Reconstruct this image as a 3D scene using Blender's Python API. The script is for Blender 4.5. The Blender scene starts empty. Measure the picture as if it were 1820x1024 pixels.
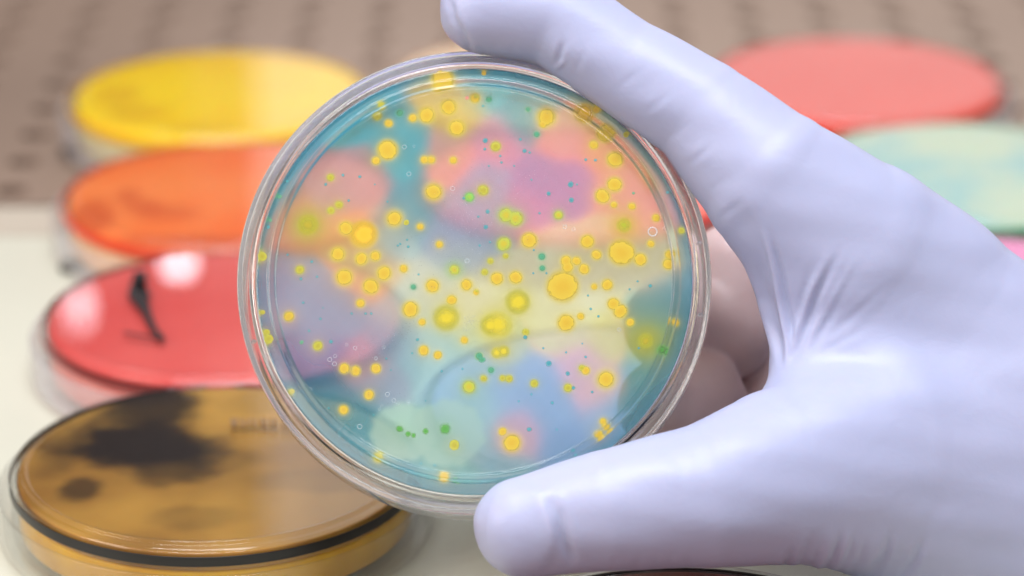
import bpy, bmesh, math, random
import numpy as np
from mathutils import Vector, Matrix
R = math.radians
random.seed(7); rng = np.random.default_rng(5)
sc = bpy.context.scene
COL = sc.collection

# ---------------------------------------------------------------- camera
F = 5500.0                      # focal length in photo pixels (1820 wide)
PITCH = R(21.5)
CAMZ = 0.294                    # metres above the worktop
cam_d = bpy.data.cameras.new("camera")
cam = bpy.data.objects.new("camera", cam_d); COL.objects.link(cam)
cam.location = (0, 0, CAMZ)
cam.rotation_euler = (math.pi/2 - PITCH, 0, 0)
cam_d.sensor_width = 36; cam_d.lens = 36*F/1820
cam_d.clip_start = 0.02; cam_d.clip_end = 50
cam_d.dof.use_dof = True; cam_d.dof.focus_distance = 0.614; cam_d.dof.aperture_fstop = 8.5
sc.camera = cam

# ---------------------------------------------------------------- world and lamps
w = bpy.data.worlds.new("World"); sc.world = w; w.use_nodes = True
bg = w.node_tree.nodes["Background"]
bg.inputs[0].default_value = (1.0, 0.88, 0.84, 1); bg.inputs[1].default_value = 0.46
def area(name, loc, target, sx, sy, power, col):
    d = bpy.data.lights.new(name, 'AREA'); d.shape = 'RECTANGLE'; d.size = sx; d.size_y = sy
    d.energy = power; d.color = col
    o = bpy.data.objects.new(name, d); COL.objects.link(o); o.location = loc
    o.rotation_euler = (Vector(target)-Vector(loc)).to_track_quat('-Z', 'Y').to_euler()
    return o
area("ceiling_lamp", (-0.05, 0.42, 1.15), (0.05, 0.62, 0.0), 0.8, 0.5, 15.0, (0.86, 0.92, 1.0))
area("left_fill", (-0.60, 0.30, 0.42), (0.06, 0.66, 0.10), 0.35, 0.35, 2.0, (1.0, 0.84, 0.76))  # added warm fill in place of bounce off the table
area("front_fill", (-0.10, -0.12, 0.50), (0.06, 0.62, 0.05), 0.25, 0.25, 0.4, (1.0, 0.88, 0.82))  # added warm fill by the camera, lifts the shaded fingers
sc.view_settings.view_transform = 'Standard'; sc.view_settings.look = 'None'
sc.view_settings.exposure = 0.26; sc.view_settings.gamma = 1.0
sc.cycles.max_bounces = 24; sc.cycles.transparent_max_bounces = 40
sc.cycles.transmission_bounces = 20; sc.cycles.glossy_bounces = 8
sc.cycles.use_denoising = True
sc.cycles.sample_clamp_indirect = 6

CF = Vector((0, math.cos(PITCH), -math.sin(PITCH)))
CR = Vector((1, 0, 0)); CU = Vector((0, math.sin(PITCH), math.cos(PITCH)))
CC = Vector((0, 0, CAMZ))
def at_depth(px, py, d):
    return CC + d*(CF + (px-910)/F*CR - (py-512)/F*CU)
def on_plane(px, py, z):
    v = CF + (px-910)/F*CR - (py-512)/F*CU
    return CC + v*((z-CAMZ)/v.z)

# ---------------------------------------------------------------- materials
def s2l(c):
    return tuple(((x/255)/12.92 if x/255 <= 0.04045 else ((x/255+0.055)/1.055)**2.4) for x in c)
def new_mat(name):
    m = bpy.data.materials.new(name); m.use_nodes = True
    nt = m.node_tree; nt.nodes.clear()
    return m, nt, nt.nodes.new('ShaderNodeOutputMaterial')
def N(nt, t, **kw):
    n = nt.nodes.new(t)
    for k, v in kw.items():
        setattr(n, k, v)
    return n
def principled(name, col, rough=0.4, noise=0.0, scale=200, bump=0.0, **inp):
    m, nt, out = new_mat(name)
    p = N(nt, 'ShaderNodeBsdfPrincipled')
    p.inputs['Roughness'].default_value = rough
    p.inputs['Base Color'].default_value = (*col, 1)
    for k, v in inp.items():
        p.inputs[k.replace('_', ' ')].default_value = v
    if noise or bump:
        tc = N(nt, 'ShaderNodeTexCoord'); nz = N(nt, 'ShaderNodeTexNoise')
        nz.inputs['Scale'].default_value = scale; nz.inputs['Detail'].default_value = 5
        nt.links.new(tc.outputs['Object'], nz.inputs['Vector'])
        if noise:
            mx = N(nt, 'ShaderNodeMix', data_type='RGBA')
            mx.inputs[6].default_value = (*[c*(1-noise) for c in col], 1)
            mx.inputs[7].default_value = (*[min(1, c*(1+noise)) for c in col], 1)
            nt.links.new(nz.outputs['Fac'], mx.inputs[0]); nt.links.new(mx.outputs[2], p.inputs['Base Color'])
        if bump:
            b = N(nt, 'ShaderNodeBump'); b.inputs['Strength'].default_value = bump; b.inputs['Distance'].default_value = 0.0003
            nt.links.new(nz.outputs['Fac'], b.inputs['Height']); nt.links.new(b.outputs['Normal'], p.inputs['Normal'])
    nt.links.new(p.outputs[0], out.inputs[0])
    return m
def plastic_sheet(name, tint=(0.99, 0.995, 0.995), rough=0.02):
    """slim clear polystyrene: passes light straight on, reflects by Fresnel"""
    m, nt, out = new_mat(name)
    geo = N(nt, 'ShaderNodeNewGeometry'); fr = N(nt, 'ShaderNodeFresnel')
    mp = N(nt, 'ShaderNodeMapRange')
    mp.inputs['To Min'].default_value = 1.5; mp.inputs['To Max'].default_value = 1/1.5
    nt.links.new(geo.outputs['Backfacing'], mp.inputs['Value']); nt.links.new(mp.outputs[0], fr.inputs['IOR'])
    t = N(nt, 'ShaderNodeBsdfTransparent'); t.inputs[0].default_value = (*tint, 1)
    g = N(nt, 'ShaderNodeBsdfGlossy'); g.inputs['Roughness'].default_value = rough
    mx = N(nt, 'ShaderNodeMixShader')
    nt.links.new(fr.outputs[0], mx.inputs[0]); nt.links.new(t.outputs[0], mx.inputs[1]); nt.links.new(g.outputs[0], mx.inputs[2])
    nt.links.new(mx.outputs[0], out.inputs[0])
    return m
def glass(name, col=(0.98, 0.99, 0.99), rough=0.0, ior=1.5):
    m, nt, out = new_mat(name)
    g = N(nt, 'ShaderNodeBsdfGlass'); g.inputs['Color'].default_value = (*col, 1)
    g.inputs['Roughness'].default_value = rough; g.inputs['IOR'].default_value = ior
    nt.links.new(g.outputs[0], out.inputs[0])
    return m
M_SHEET = plastic_sheet("clear_polystyrene_sheet")
M_WALL = glass("clear_polystyrene_wall", (1, 1, 1), 0.0)
_nt = M_WALL.node_tree; _o = _nt.nodes['Material Output']; _g = _nt.nodes['Glass BSDF']
_d = N(_nt, 'ShaderNodeBsdfTranslucent'); _d.inputs[0].default_value = (0.97, 0.98, 1, 1)
_e = N(_nt, 'ShaderNodeBsdfDiffuse'); _e.inputs[0].default_value = (0.95, 0.95, 0.97, 1)
_a = N(_nt, 'ShaderNodeMixShader'); _b = N(_nt, 'ShaderNodeMixShader'); _b.inputs[0].default_value = 0.12
_nt.links.new(_d.outputs[0], _a.inputs[1]); _nt.links.new(_e.outputs[0], _a.inputs[2]); _nt.links.new(_g.outputs[0], _b.inputs[1]); _nt.links.new(_a.outputs[0], _b.inputs[2]); _nt.links.new(_b.outputs[0], _o.inputs[0])

M_LID = plastic_sheet("hazy_lid_plastic", (0.99, 0.99, 1.0), 0.04)
_nt = M_LID.node_tree; _o = _nt.nodes['Material Output']; _s = _nt.nodes['Mix Shader']
_e = N(_nt, 'ShaderNodeBsdfDiffuse'); _e.inputs[0].default_value = (0.95, 0.95, 1, 1)
_b = N(_nt, 'ShaderNodeMixShader'); _b.inputs[0].default_value = 0.10
_nt.links.new(_s.outputs[0], _b.inputs[1]); _nt.links.new(_e.outputs[0], _b.inputs[2]); _nt.links.new(_b.outputs[0], _o.inputs[0])
# ---------------------------------------------------------------- mesh helpers
def link_mesh(name, me, mats, parent=None, smooth=True):
    if not isinstance(mats, (list, tuple)): mats = [mats]
    for m in mats: me.materials.append(m)
    if smooth:
        me.shade_smooth()
    o = bpy.data.objects.new(name, me); COL.objects.link(o)
    if parent is not None: o.parent = parent
    return o
def empty(name, loc=(0, 0, 0)):
    o = bpy.data.objects.new(name, None); COL.objects.link(o); o.location = loc; o.empty_display_size = 0.02
    return o
def tag(o, label=None, cat=None, group=None, kind=None):
    if label: o["label"] = label
    if cat: o["category"] = cat
    if group: o["group"] = group
    if kind: o["kind"] = kind
    return o
def lathe(name, prof, mats, parent=None, seg=160, matfn=None, closed=True):
    """prof: list of (r, z) in mm, run round the axis; sharp corners are kept by doubled points"""
    me = bpy.data.meshes.new(name); n = len(prof)
    a = np.linspace(0, 2*np.pi, seg, endpoint=False)
    V = []
    for r, z in prof:
        V += [(r*math.cos(t)/1000, r*math.sin(t)/1000, z/1000) for t in a] if r > 1e-6 else [(0, 0, z/1000)]*seg
    faces = []; mi = []
    for i in range(n if closed else n-1):
        j = (i+1) % n
        if prof[i][0] < 1e-6 and prof[j][0] < 1e-6: continue
        for k in range(seg):
            k2 = (k+1) % seg
            faces.append((i*seg+k, i*seg+k2, j*seg+k2, j*seg+k))
            mi.append(matfn(prof[i], prof[j]) if matfn else 0)
    me.from_pydata(V, [], faces); me.update()
    o = link_mesh(name, me, mats, parent, smooth=True)
    me.polygons.foreach_set('material_index', mi)
    bm = bmesh.new(); bm.from_mesh(me)
    bmesh.ops.remove_doubles(bm, verts=bm.verts, dist=1e-7)
    bmesh.ops.recalc_face_normals(bm, faces=bm.faces)
    for e in bm.edges:
        if len(e.link_faces) == 2 and e.calc_face_angle(0) > R(40): e.smooth = False
    for f in bm.faces:
        if abs(f.normal.z) > 0.9999: f.smooth = False
    bm.to_mesh(me); bm.free(); me.update()
    return o
def rounded(prof, b=0.25, steps=3):
    """round every corner of a closed (r,z) outline except those on the axis"""
    out = []; n = len(prof)
    for i in range(n):
        p0, p1, p2 = np.array(prof[i-1], float), np.array(prof[i], float), np.array(prof[(i+1) % n], float)
        if p1[0] < 1e-6: out.append(tuple(p1)); continue
        d0, d2 = p0-p1, p2-p1; l0, l2 = np.hypot(*d0), np.hypot(*d2)
        bb = min(b, l0*0.45, l2*0.45)
        a, c = p1+d0/l0*bb, p1+d2/l2*bb
        for s in range(steps+1):
            t = s/steps
            out.append(tuple((1-t)**2*a+2*t*(1-t)*p1+t*t*c))
    return out

# ---------------------------------------------------------------- the setting: worktop, grille, back of the cabinet
M_TOP = principled("pale_worktop", s2l((196, 195, 178)), 0.35, noise=0.08, scale=14)
M_GRILLE = principled("grey_brown_steel", s2l((158, 136, 120)), 0.38, noise=0.28, scale=5, Metallic=0.35)
M_DARK = principled("dark_void", s2l((52, 40, 34)), 0.8, noise=0.1)
M_BACK = principled("brown_back_panel", s2l((150, 128, 115)), 0.5, noise=0.06, scale=5)
M_PALE = principled("pale_wall_paint", s2l((236, 222, 212)), 0.7, noise=0.03, scale=3)
M_CAB = principled("dark_cabinet_paint", s2l((62, 48, 42)), 0.5, noise=0.1, scale=8)
def box(name, x0, x1, y0, y1, z0, z1, mat, parent=None, bev=0.0):
    bm = bmesh.new()
    bmesh.ops.create_cube(bm, size=1, matrix=Matrix.Translation(((x0+x1)/2, (y0+y1)/2, (z0+z1)/2)) @ Matrix.Diagonal((x1-x0, y1-y0, z1-z0, 1)))
    if bev: bmesh.ops.bevel(bm, geom=bm.edges[:], offset=bev, segments=2, affect='EDGES')
    me = bpy.data.meshes.new(name); bm.to_mesh(me); bm.free()
    return link_mesh(name, me, mat, parent, smooth=False)
YS = 0.808
tag(box("worktop", -1.2, 1.2, 0.46, YS-0.022, -0.02, 0.0, M_TOP, bev=0.0015), kind="structure")
tag(box("fade_strip", -1.2, 1.2, YS-0.0215, YS+0.003, -0.02, -0.0008, principled("fade_strip_taupe", s2l((182, 172, 156)), 0.4, noise=0.08, scale=10), bev=0.001), kind="structure")  # added strip of in-between tone, imitates the soft fade to the grille
def perforated(name, x0, nx, y0, ny, p, r, z, mat):
    V, Fc = [], []; S = 16
    for j in range(ny):
        for i in range(nx):
            cx, cy = x0+(i+.5)*p, y0+(j+.5)*p
            b = len(V); ph = 0
            for k in range(S):
                a = 2*math.pi*(k+.5)/S
                c, s = math.cos(a), math.sin(a)
                m = max(abs(c), abs(s))
                V.append((cx+c/m*p/2, cy+s/m*p/2, z))
            for k in range(S):
                a = 2*math.pi*(k+.5)/S; V.append((cx+r*math.cos(a), cy+r*math.sin(a), z))
            for k in range(S):
                a = 2*math.pi*(k+.5)/S; V.append((cx+r*math.cos(a), cy+r*math.sin(a), z-0.004))
            for k in range(S):
                k2 = (k+1) % S
                Fc.append((b+k, b+k2, b+S+k2, b+S+k)); Fc.append((b+S+k, b+S+k2, b+2*S+k2, b+2*S+k))
            # corners
            for q in range(4):
                a = math.pi/4+q*math.pi/2
                ka = int(round((a/(2*math.pi))*S-.5-0.01)) % S; 
                V.append((cx+math.copysign(p/2, math.cos(a)), cy+math.copysign(p/2, math.sin(a)), z))
                k0 = (S//8-1+q*S//4) % S; k1 = (k0+1) % S
                Fc.append((b+k0, len(V)-1, b+k1))
    me = bpy.data.meshes.new(name); me.from_pydata(V, [], Fc); me.update()
    return link_mesh(name, me, mat, smooth=False)
tag(perforated("perforated_grille", -0.1415-0.0245*14.5, 44, YS+0.004, 17, 0.0245, 0.0047, -0.001, M_GRILLE), kind="structure")
tag(box("grille_tray", -1.2, 1.2, YS+0.004, 1.40, -0.10, -0.06, M_DARK), kind="structure")
tag(box("back_panel", -1.2, 1.2, 1.24, 1.26, -0.06, 0.05, M_BACK), kind="structure")
tag(box("floor", -3, 3, -3, 2.2, -0.92, -0.90, principled("grey_floor", s2l((150, 152, 158)), 0.7, noise=0.1, scale=3)), kind="structure")
tag(box("far_wall", -3, 3, 2.2, 2.25, -0.5, 2.0, M_PALE), kind="structure")
mw, ntw, ow = new_mat("added_panel_glow"); em = N(ntw, 'ShaderNodeEmission'); em.inputs[0].default_value = (1.0, 0.93, 0.90, 1); em.inputs[1].default_value = 0.8
ntw.links.new(em.outputs[0], ow.inputs[0])
tag(box("added_panel", -0.30, 1.6, 2.10, 2.12, 0.16, 1.5, mw), kind="structure")  # unseen glowing panel added for the pale reflections in the lids
for lx, ly, lw, lh, ls in ((318, 470, 0.012, 0.010, 11), (142, 545, 0.010, 0.024, 4.5)):
    q = on_plane(lx, ly, 0.015); v = (q-CC).normalized(); v.z = -v.z
    q2 = q+v*((1.46-q.y)/v.y)
    ml, ntl, ol = new_mat("lamp_glow"); e2 = N(ntl, 'ShaderNodeEmission'); e2.inputs[0].default_value = (0.93, 0.92, 1, 1); e2.inputs[1].default_value = ls
    ntl.links.new(e2.outputs[0], ol.inputs[0])
    bmq = bmesh.new(); bmesh.ops.create_uvsphere(bmq, u_segments=24, v_segments=12, radius=1, matrix=Matrix.Translation(q2) @ Matrix.Diagonal((lw/2, 0.004, lh/2, 1)))
    meq = bpy.data.meshes.new("round_lamp"); bmq.to_mesh(meq); bmq.free()
    tag(link_mesh("round_lamp", meq, ml), kind="structure")
tag(box("side_cabinet", -0.95, -0.165, 1.50, 1.9, -0.1, 0.75, M_CAB, bev=0.004), kind="structure")

# ---------------------------------------------------------------- background dishes (upside down: lid below, base and agar on top)
def agar_mat(name, c1, c2, scale=35, rough=0.35, contrast=1.0, sss=0.25, blots=(), blotcol=(0, 0, 0)):
    m, nt, out = new_mat(name)
    p = N(nt, 'ShaderNodeBsdfPrincipled'); p.inputs['Roughness'].default_value = rough; p.inputs['Specular IOR Level'].default_value = 0.1
    tc = N(nt, 'ShaderNodeTexCoord'); nz = N(nt, 'ShaderNodeTexNoise'); nz.inputs['Scale'].default_value = scale; nz.inputs['Detail'].default_value = 3
    rmp = N(nt, 'ShaderNodeMapRange', interpolation_type='SMOOTHSTEP')
    rmp.inputs['From Min'].default_value = 0.5-0.22/contrast; rmp.inputs['From Max'].default_value = 0.5+0.22/contrast
    mx = N(nt, 'ShaderNodeMix', data_type='RGBA')
    mx.inputs[6].default_value = (*c1, 1); mx.inputs[7].default_value = (*c2, 1)
    nt.links.new(tc.outputs['Object'], nz.inputs['Vector']); nt.links.new(nz.outputs['Fac'], rmp.inputs['Value'])
    nt.links.new(rmp.outputs[0], mx.inputs[0]); nt.links.new(mx.outputs[2], p.inputs['Base Color'])
    cur = mx.outputs[2]
    n3 = N(nt, 'ShaderNodeTexNoise'); n3.inputs['Scale'].default_value = 90
    nt.links.new(tc.outputs['Object'], n3.inputs['Vector'])
    for bx, by, rx, ry, st in blots:      # dark patches, in metres from the dish centre
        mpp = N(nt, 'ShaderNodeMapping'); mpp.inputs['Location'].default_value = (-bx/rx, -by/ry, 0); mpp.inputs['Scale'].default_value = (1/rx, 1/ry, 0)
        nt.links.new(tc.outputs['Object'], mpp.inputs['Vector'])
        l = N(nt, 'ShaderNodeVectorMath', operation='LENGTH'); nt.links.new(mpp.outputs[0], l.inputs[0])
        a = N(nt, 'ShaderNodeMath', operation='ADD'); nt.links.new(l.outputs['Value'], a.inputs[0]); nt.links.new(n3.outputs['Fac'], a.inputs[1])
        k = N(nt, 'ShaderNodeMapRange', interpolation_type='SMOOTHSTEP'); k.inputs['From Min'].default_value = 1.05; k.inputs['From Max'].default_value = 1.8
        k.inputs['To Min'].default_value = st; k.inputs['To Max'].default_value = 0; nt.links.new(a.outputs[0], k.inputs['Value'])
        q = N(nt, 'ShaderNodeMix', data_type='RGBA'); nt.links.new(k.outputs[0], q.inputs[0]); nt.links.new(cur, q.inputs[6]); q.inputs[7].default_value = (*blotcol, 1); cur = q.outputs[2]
    nt.links.new(cur, p.inputs['Base Color'])
    p.inputs['Subsurface Weight'].default_value = sss; p.inputs['Subsurface Scale'].default_value = 0.004
    nt.links.new(p.outputs[0], out.inputs[0])
    return m
def table_dish(name, px, py, agar_m, band_m, label, low=None, rot=0.0):
    loc = on_plane(px, py, 0.015); loc.z = 0.0006
    t = empty(name, loc); t.rotation_euler.z = rot
    tag(t, label, "petri dish", "petri dishes on the worktop")
    lid = [(0, 0), (46.0, 0), (47.0, 0.8), (47.0, 10.5), (46.0, 10.5), (45.9, 1.2), (0, 1.2)]
    lathe("lid", rounded(lid, .35), M_SHEET if low and low[0] == 'clear_gold_gel' else M_LID, t, 128)
    base = [(0, 15), (40.2, 15), (40.4, 15.8), (41.4, 15.8), (41.6, 15), (43.0, 14.9), (43.7, 14.2), (43.9, 1.6), (42.8, 1.6), (42.6, 13.8), (0, 13.8)]
    lathe("base", rounded(base, .3), M_SHEET, t, 128)
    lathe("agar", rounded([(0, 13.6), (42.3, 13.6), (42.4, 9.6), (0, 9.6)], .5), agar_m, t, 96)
    if low:
        lathe("lower_layer", rounded([(0, 9.5), (42.35, 9.5), (42.35, 2.2), (0, 2.2)], .8), agar_mat(low[0], s2l(low[1]), s2l(low[2]), scale=60, rough=0.25), t, 96)
    if band_m:
        lathe("rim_band", rounded([(43.95, 13.6), (44.15, 13.6), (44.15, 11.4), (43.95, 11.4)], .1), band_m, t, 128)
    return t
def agar2(name, a, b, **k): return agar_mat(name, s2l(a), s2l(b), **k)
def flat(name, c, rough=0.3): return principled(name, s2l(c), rough, noise=0.05, scale=60)
table_dish("petri_dish", 392, 165, agar_mat("yellow_agar", s2l((252, 212, 24)), s2l((248, 198, 10)), scale=25, blotcol=s2l((206, 150, 10)), blots=[(-.030, .0, .008, .010, .5), (-.022, -.016, .010, .007, .55), (-.004, -.030, .012, .005, .4), (.018, .008, .012, .006, .25)]), flat("yellow_rim", (235, 180, 40)),
           "upturned petri dish of bright yellow agar, farthest back on the left", low=("pale_yellow_gel", (216, 206, 130), (232, 222, 160)))
table_dish("petri_dish", 405, 343, agar_mat("orange_agar", s2l((243, 136, 70)), s2l((240, 106, 36)), scale=22, blotcol=s2l((190, 56, 10)), blots=[(-.027, .0, .004, .006, .5), (-.022, -.008, .006, .006, .5), (-.015, -.014, .009, .007, .4), (-.034, -.018, .006, .016, .6), (-.005, -.036, .03, .006, .6)]), flat("orange_rim", (225, 60, 15)),
           "upturned petri dish of orange agar between the yellow dish and the red one", low=("pale_orange_gel", (240, 176, 116), (246, 196, 140)))
red = table_dish("petri_dish", 400, 557, agar2("red_agar", (210, 76, 72), (222, 98, 92), scale=20), flat("dark_red_rim", (120, 10, 14)),
           "upturned petri dish of red agar with black marker writing", low=("pink_gel", (226, 130, 122), (236, 160, 150)))
def blots(px, py, lst):
    c = on_plane(px, py, 0.015); o = []
    for x, y, rx, ry, st in lst:
        q = on_plane(x, y, 0.0136)-c; o.append((q.x, q.y, rx, ry, st))
    return o
gold_m = agar_mat("gold_agar", s2l((128, 88, 34)), s2l((186, 140, 60)), scale=24, blotcol=s2l((22, 14, 12)),  # dark reflection on the dish painted into the agar colour as patches
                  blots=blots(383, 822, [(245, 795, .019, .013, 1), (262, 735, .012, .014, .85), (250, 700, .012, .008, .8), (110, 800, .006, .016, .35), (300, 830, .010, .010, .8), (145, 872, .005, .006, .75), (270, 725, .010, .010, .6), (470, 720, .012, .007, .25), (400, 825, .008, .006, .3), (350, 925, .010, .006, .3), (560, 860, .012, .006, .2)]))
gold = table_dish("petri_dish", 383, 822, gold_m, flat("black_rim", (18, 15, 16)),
           "upturned petri dish of golden agar with painted dark reflections and black rim, lower left", low=("clear_gold_gel", (196, 142, 10), (224, 172, 34)))
table_dish("petri_dish", 953, 138, agar2("peach_agar", (236, 190, 140), (240, 200, 156)), flat("peach_rim", (210, 160, 120)),
           "upturned petri dish of pale peach agar behind the held dish, under the forefinger")
table_dish("petri_dish", 1030, 316, agar2("coral_agar", (236, 84, 66), (240, 100, 84)), flat("coral_rim", (214, 34, 40)),
           "upturned petri dish of coral agar seen through the upper right of the held dish")
table_dish("petri_dish", 1100, 705, agar2("lilac_agar", (150, 156, 204), (176, 170, 212)), flat("plum_rim", (150, 140, 190)),
           "upturned petri dish of lilac agar seen through the lower right of the held dish")
table_dish("petri_dish", 1520, 140, agar2("bright_coral_agar", (222, 48, 28), (228, 60, 40)), flat("bright_coral_rim", (238, 70, 20)),
           "upturned petri dish of bright coral agar behind the knuckles, top right")
table_dish("petri_dish", 1715, 303, agar2("mint_agar", (136, 186, 182), (184, 202, 172), scale=40, contrast=1.6), flat("green_rim", (60, 150, 110)),
           "upturned petri dish of mottled mint green agar right of the back of the hand")
table_dish("petri_dish", 1760, 527, agar2("pink_agar", (222, 110, 170), (228, 124, 180)), flat("pink_rim", (200, 90, 150)),
           "upturned petri dish of pink agar, partly showing at the right edge below the mint one")
table_dish("petri_dish", 1225, 1190, agar2("brick_agar", (110, 44, 26), (120, 52, 32)), flat("near_black_rim", (12, 10, 12)),
           "upturned petri dish of brick orange agar with a black rim, peeping out below the thumb")

# black marker strokes on the red dish
def strokes(name, parent, lines, widths, z, mat, thick=0.00012):
    bm = bmesh.new()
    for pts, wd in zip(lines, widths):
        P = [on_plane(x, y, 0.0156) - parent.location for x, y in pts]
        for i in range(len(P)-1):
            a, b = P[i], P[i+1]
            d = (b-a); d.z = 0; L = d.length; d.normalize(); n = Vector((-d.y, d.x, 0))
            w0 = wd[i]/2; w1 = wd[i+1]/2
            q = [a-d*w0*.5+n*w0, a-d*w0*.5-n*w0, b+d*w1*.5-n*w1, b+d*w1*.5+n*w1]
            zz = z+i*0.00002
            vs = [bm.verts.new((v.x, v.y, zz)) for v in q]
            vt = [bm.verts.new((v.x, v.y, zz+thick)) for v in q]
            bm.faces.new(vt)
            for k in range(4): bm.faces.new((vs[k], vs[(k+1) % 4], vt[(k+1) % 4], vt[k]))
    bmesh.ops.recalc_face_normals(bm, faces=bm.faces)
    me = bpy.data.meshes.new(name); bm.to_mesh(me); bm.free()
    return link_mesh(name, me, mat, parent, smooth=False)
M_INK = principled("black_marker_ink", (0.012, 0.008, 0.01), 0.5)
strokes("marker_writing", red, [[(250, 487), (242, 525), (258, 552)], [(258, 552), (272, 585), (288, 604)], [(222, 594), (258, 600), (292, 606)], [(246, 500), (262, 530)]],
        [[.0032, .0042, .0026], [.0022, .0016, .0015], [.0012, .001, .001], [.002, .002]], 0.0153, M_INK)
M_FAINT = principled("faint_moulded_print", s2l((120, 92, 66)), 0.5)
fl = []; x = 412
while x < 560:
    h = random.choice([8, 10, 12])
    fl.append([(x, 746), (x+random.uniform(-3, 3), 746+h+4)]); x += random.uniform(7, 13)
strokes("moulded_lettering", gold, fl, [[.0006, .0006]]*len(fl), 0.0153, M_FAINT)

# two dark spots on the worktop, as added black domes
for (bx, by, lab) in ((128, 276, "small added black dome on the worktop left of where the yellow and orange dishes meet"),
                      (128, 482, "small added black dome on the worktop left of where the orange and red dishes meet")):
    p = on_plane(bx, by, 0.0)
    o = lathe("dark_spot", rounded([(0, 0), (3.4, 0), (2.7, 2.4), (0, 2.6)], .5), flat("dark_spot_black", (28, 24, 18), 0.6), None, 32)
    o.location = (p.x, p.y, 0.0005); tag(o, lab, "spot", "dark spots on the worktop")

# ---------------------------------------------------------------- the held dish
TILT = R(12.0)
DC = at_depth(843.5, 503, 0.618)
held = empty("held_petri_dish", DC)
zax = (-CF*math.cos(TILT) + CU*math.sin(TILT)).normalized()   # face normal, towards the camera and a little up
xax = CR.copy(); yax = zax.cross(xax).normalized()
held.rotation_euler = Matrix((xax, yax, zax)).transposed().to_euler()
tag(held, "clear petri dish of teal agar dotted with yellow colonies, held up by the gloved hand", "petri dish")
HM = Matrix.Translation(DC) @ Matrix((xax, yax, zax)).transposed().to_4x4()
HI = HM.inverted()
def to_dish(px, py, z):
    """photo pixel -> dish local mm (x, y) on the plane local z (mm)"""
    v = CF + (px-910)/F*CR - (py-512)/F*CU
    o = HI @ CC; d = (HI.to_3x3() @ v)
    t = (z/1000-o.z)/d.z
    q = o+d*t
    return q.x*1000, q.y*1000
slot = lambda a, b: 0 if max(a[0], b[0]) < 39.1 else 1
base = [(0, 5.0), (39.3, 5.0), (39.5, 6.2), (40.7, 6.2), (41.0, 5.0), (43.9, 4.95), (44.7, 4.2), (44.8, -6.2), (43.7, -6.2), (43.6, 3.4), (43.2, 3.9), (39.0, 4.0), (0, 4.0)]
M_RIM = glass("clear_polystyrene_rim", (1, 1, 1), 0.0)
slotb = lambda a, b: 1 if (min(a[0], b[0]) > 42.8 or (39.2 < min(a[0], b[0]) and max(a[0], b[0]) < 41.1 and max(a[1], b[1]) > 4.99)) else 0
lathe("base", rounded(base, .3, 4), [M_SHEET, M_RIM], held, 256, slotb)
lid = [(0, -8.0), (46.0, -8.0), (47.0, -7.0), (47.15, 3.6), (46.0, 3.6), (45.9, -6.2), (45.3, -6.9), (40.0, -6.95), (0, -6.95)]
lathe("lid", rounded(lid, .3, 4), [M_SHEET, M_WALL], held, 256, slot)

for deg in (9.5, -9.0, 196.0):
    bm = bmesh.new(); bmesh.ops.create_cube(bm, size=1, matrix=Matrix.Diagonal((.0011, .0007, .0016, 1)))
    bmesh.ops.bevel(bm, geom=bm.edges[:], offset=.00025, segments=2, affect='EDGES')
    mt = bpy.data.meshes.new("stacking_tab"); bm.to_mesh(mt); bm.free()
    tb = link_mesh("stacking_tab", mt, M_WALL, held); a_ = R(deg)
    tb.location = (.0454*math.cos(a_), .0454*math.sin(a_), .0028); tb.rotation_euler.z = a_
AZ = 3.85      # front of the agar, just under the plastic
# colonies as read off the photo: (zoom x, zoom y, core r, halo r, kind); four quarters, 2.438 zoom px per photo px
Q1 = [(895,128,40,52,'Y'),(870,166,15,20,'Y'),(825,280,28,42,'Y'),(920,245,28,40,'Y'),(765,292,15,22,'Y'),(955,335,28,45,'Y'),(1035,205,15,20,'O'),
 (630,242,13,18,'O'),(610,283,16,24,'O'),(660,315,15,20,'Y'),(708,270,13,17,'F'),(655,430,36,50,'Y'),(605,477,15,20,'Y'),(815,473,14,20,'Y'),(845,473,14,20,'Y'),
 (940,475,13,18,'Y'),(855,612,28,48,'Y'),(1010,635,17,26,'G'),(1065,605,14,20,'O'),(408,550,13,18,'O'),(387,580,7,0,'T'),(462,540,7,0,'T'),(535,547,7,0,'T'),
 (445,668,13,20,'O'),(410,693,13,18,'O'),(487,650,6,0,'T'),(310,755,34,100,'OH'),(475,770,24,38,'Y'),(552,797,48,58,'A'),(685,728,26,46,'Y'),(737,745,11,0,'O'),
 (797,763,12,20,'Y'),(880,840,13,20,'Y'),(440,882,24,38,'Y'),(542,902,22,32,'Y'),(602,890,18,28,'Y'),(640,965,25,38,'Y'),(468,982,28,46,'Y'),(275,950,15,22,'O'),
 (280,990,7,0,'T'),(725,945,14,22,'Y'),(790,970,5,0,'T'),(945,950,18,44,'OG'),(997,1015,20,32,'Y'),(583,1022,27,42,'Y'),(850,1020,24,36,'Y'),
 (710,838,5,0,'T'),(745,850,6,0,'T'),(740,820,5,0,'T'),(222,885,6,0,'T'),(327,915,7,0,'T'),(350,980,6,0,'T'),(168,625,11,14,'F'),(130,730,9,12,'F'),(97,890,18,34,'O'),(200,555,7,0,'T'),
 (1000,205,10,0,'P'),(120,760,9,0,'T'),(570,380,4,0,'T'),(520,400,4,0,'T'),(600,580,4,0,'T'),(655,655,5,0,'T'),(700,845,5,0,'T'),(985,640,6,0,'T')]
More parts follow.
